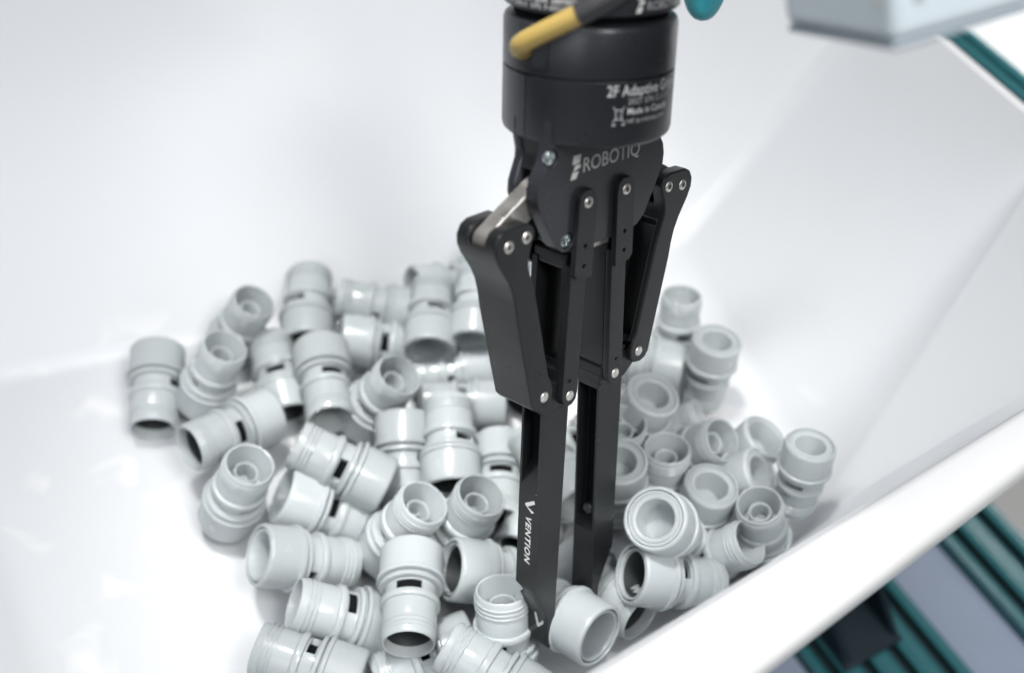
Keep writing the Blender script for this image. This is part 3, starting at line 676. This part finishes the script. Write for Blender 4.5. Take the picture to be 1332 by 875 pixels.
# small dark connector plate on the right-hand side face
pb = Z0 + h + n1 + e2*.72 + e3*.50 - n1*.65
obox("port_cover", pb, e1.normalized()*.001, e2.normalized()*.016, e3.normalized()*.008, M['camdark'], .0003)

# seam line and corner screws on the two visible faces
obox("seam_strip", Z0 + h + e3*.62 + n1*1.4 + n2*1.4 - e1.normalized()*.0003 - e2.normalized()*.0003, e1*.98, e2*.98, e3.normalized()*.0006, M['camdark'], .0001)
for (fa, fb) in ((.08, .2), (.92, .2)):
    for fc, un, other in ((e1, e2, e2), (e2, e1, e1)):
        pc = Z0 + h + fc*fa + e3*fb - un.normalized()*.0012
        obox("screw", pc, fc.normalized()*.0030, un.normalized()*.0016, e3.normalized()*.0030, M['screw'], .0006)
# teal hose loop hanging down behind the gripper
c1 = cz + (Vector((.116, .634, .2)) - cz)*.86
pts = curve_pts([c1 + Vector((-.02, .02, .16)), c1 + Vector((-.0075, .012, .06)), c1 + Vector((-.006, .004, .018)), c1 + Vector((0, 0, .0035)), c1 + Vector((.006, .002, .018)), c1 + Vector((.008, .01, .06)), c1 + Vector((.02, .02, .16))], 8)
bm = bmesh.new(); tube(bm, pts, .0062, 16); tag(link("hose_loop", bm, M['tealb'], smooth=50), "loop of teal hose hanging beside the top of the gripper", "hose")

# ================================================================== machine frame outside the bin
dr = Vector((.044, -.080, 0)).normalized(); nr = Vector((-dr.y, dr.x, 0))       # along the rails, and outwards to the right
def rail(name, off, wdt, zt, t0, t1, lab, ht=None, groove=2):
    ht = ht or wdt
    root = empty(name, None, lab, "frame rail", "teal aluminium rails beside the bin", mw=Matrix(((dr.x, nr.x, 0, nr.x*off), (dr.y, nr.y, 0, nr.y*off), (0, 0, 1, zt), (0, 0, 0, 1))))
    g = wdt/groove; s = .009; d = .007; lip = .0022
    # profile in (y across, z): top face with T-slots
    pts = [(0, -ht)]
    pts += [(0, 0)]
    for q in range(groove):
        c = g*(q+.5)
        pts += [(c - s*.5 - .004, 0), (c - s*.5, -lip), (c - s*.5, -.004), (c - s, -.005), (c - s, -d - .004), (c + s, -d - .004), (c + s, -.005), (c + s*.5, -.004), (c + s*.5, -lip), (c + s*.5 + .004, 0)]
    pts += [(wdt, 0), (wdt, -ht)]
    bm = bmesh.new(); prism(bm, [(a*1000, b*1000) for a, b in pts], t0*1000, t1*1000, 'x')
    link("profile", bm, M['teal'], root, smooth=0)
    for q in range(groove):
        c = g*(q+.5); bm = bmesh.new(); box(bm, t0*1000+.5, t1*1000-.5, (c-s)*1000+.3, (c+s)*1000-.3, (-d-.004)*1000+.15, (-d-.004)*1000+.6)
        link("slot_shade_strip", bm, M['tealdark'], root, smooth=0)  # dark strip painting the shadow at the bottom of each slot
    return root
def off_of(p): return Vector((p[0], p[1], 0)).dot(nr)
rail("frame_rail", .5435, .0565, -.2, -.9, .6, "broad teal slotted rail at the far right below the front rim", groove=2)
rail("frame_rail", .3850, .100, -.2, -.9, .6, "wide teal slotted rail carrying the dark bracket below the front rim", groove=4)
def panel(name, o0, o1, zt, lab):
    root = bpy.data.objects.new("tmp", None)
    bm = bmesh.new(); box(bm, -900, 600, o0*1000, o1*1000, -10, 0)
    p = link(name, bm, M['panel']); bpy.data.objects.remove(root)
    p.matrix_world = Matrix(((dr.x, nr.x, 0, 0), (dr.y, nr.y, 0, 0), (0, 0, 1, zt), (0, 0, 0, 1)))
    tag(p, lab, "panel"); return p
panel("machine_panel", .4865, .5420, -.212, "grey blue flat panel between the two teal rails")
panel("machine_panel", .2000, .3835, -.212, "grey blue flat panel left of the wide teal rail, only its corner in view")
# navy angle bracket standing on the wide rail
br = empty("angle_bracket", None, "dark navy angle bracket fixed on the wide teal rail under the front rim", "bracket", mw=Matrix(((dr.x, nr.x, 0, .258), (dr.y, nr.y, 0, .430), (0, 0, 1, -.199), (0, 0, 0, 1))))
bm = bmesh.new(); box(bm, -30, 28, -30, 22, 0, 5); link("foot_plate", bm, M['navy'], br, bevel=.001)
bm = bmesh.new(); box(bm, -30, -24, -30, 22, 5.1, 62); link("upright_plate", bm, M['navy'], br, bevel=.001)
bm = bmesh.new(); prism(bm, [(-23.8, 5.2), (24, 5.2), (-23.8, 58)], -29, -24, 'y'); link("gusset", bm, M['navy'], br, bevel=.001)
bm = bmesh.new(); prism(bm, [(-23.8, 5.2), (24, 5.2), (-23.8, 58)], 16, 21, 'y'); link("gusset", bm, M['navy'], br, bevel=.001)
# rail beyond the right rim and the bright table beyond it
p0 = Vector((.414, .944, 0)); p1 = Vector((.454, .863, 0)); dd = (p1-p0).normalized(); nn = Vector((-dd.y, dd.x, 0))
rr_ = empty("frame_rail", None, "narrow teal rail behind the bin's right rim, at the upper right", "frame rail", "teal aluminium rails beside the bin",
    mw=Matrix(((dd.x, nn.x, 0, p0.x), (dd.y, nn.y, 0, p0.y), (0, 0, 1, -.05), (0, 0, 0, 1))))
bm = bmesh.new(); prism(bm, [(0, -45), (0, 0), (7, 0), (8.5, -2), (8.5, -8), (15.5, -8), (15.5, -2), (17, 0), (24, 0), (24, -45)], -500, 350, 'x'); link("profile", bm, M['teal'], rr_, smooth=0)
bm = bmesh.new(); prism(bm, [(9, -7.8), (15, -7.8), (15, -7.2), (9, -7.2)], -499, 349, 'x'); link("slot_shade_strip", bm, M['tealdark'], rr_, smooth=0)  # dark strip painted as shadow in the narrow rail's slot
tb = empty("white_table", None, "bright white table top beyond the rail at the upper right corner", "table", mw=Matrix(((dd.x, nn.x, 0, p0.x), (dd.y, nn.y, 0, p0.y), (0, 0, 1, -.065), (0, 0, 0, 1))))
bm = bmesh.new(); box(bm, -500, 170, 25, 700, -20, 0); link("table_top", bm, M['table'], tb, bevel=.002)
bm = bmesh.new(); s_ = 4
bm.faces.new([bm.verts.new(v) for v in ((-s_, -s_, -.75), (s_, -s_, -.75), (s_, s_, -.75), (-s_, s_, -.75))])
tag(link("floor", bm, M['floor'], smooth=0), kind="structure")
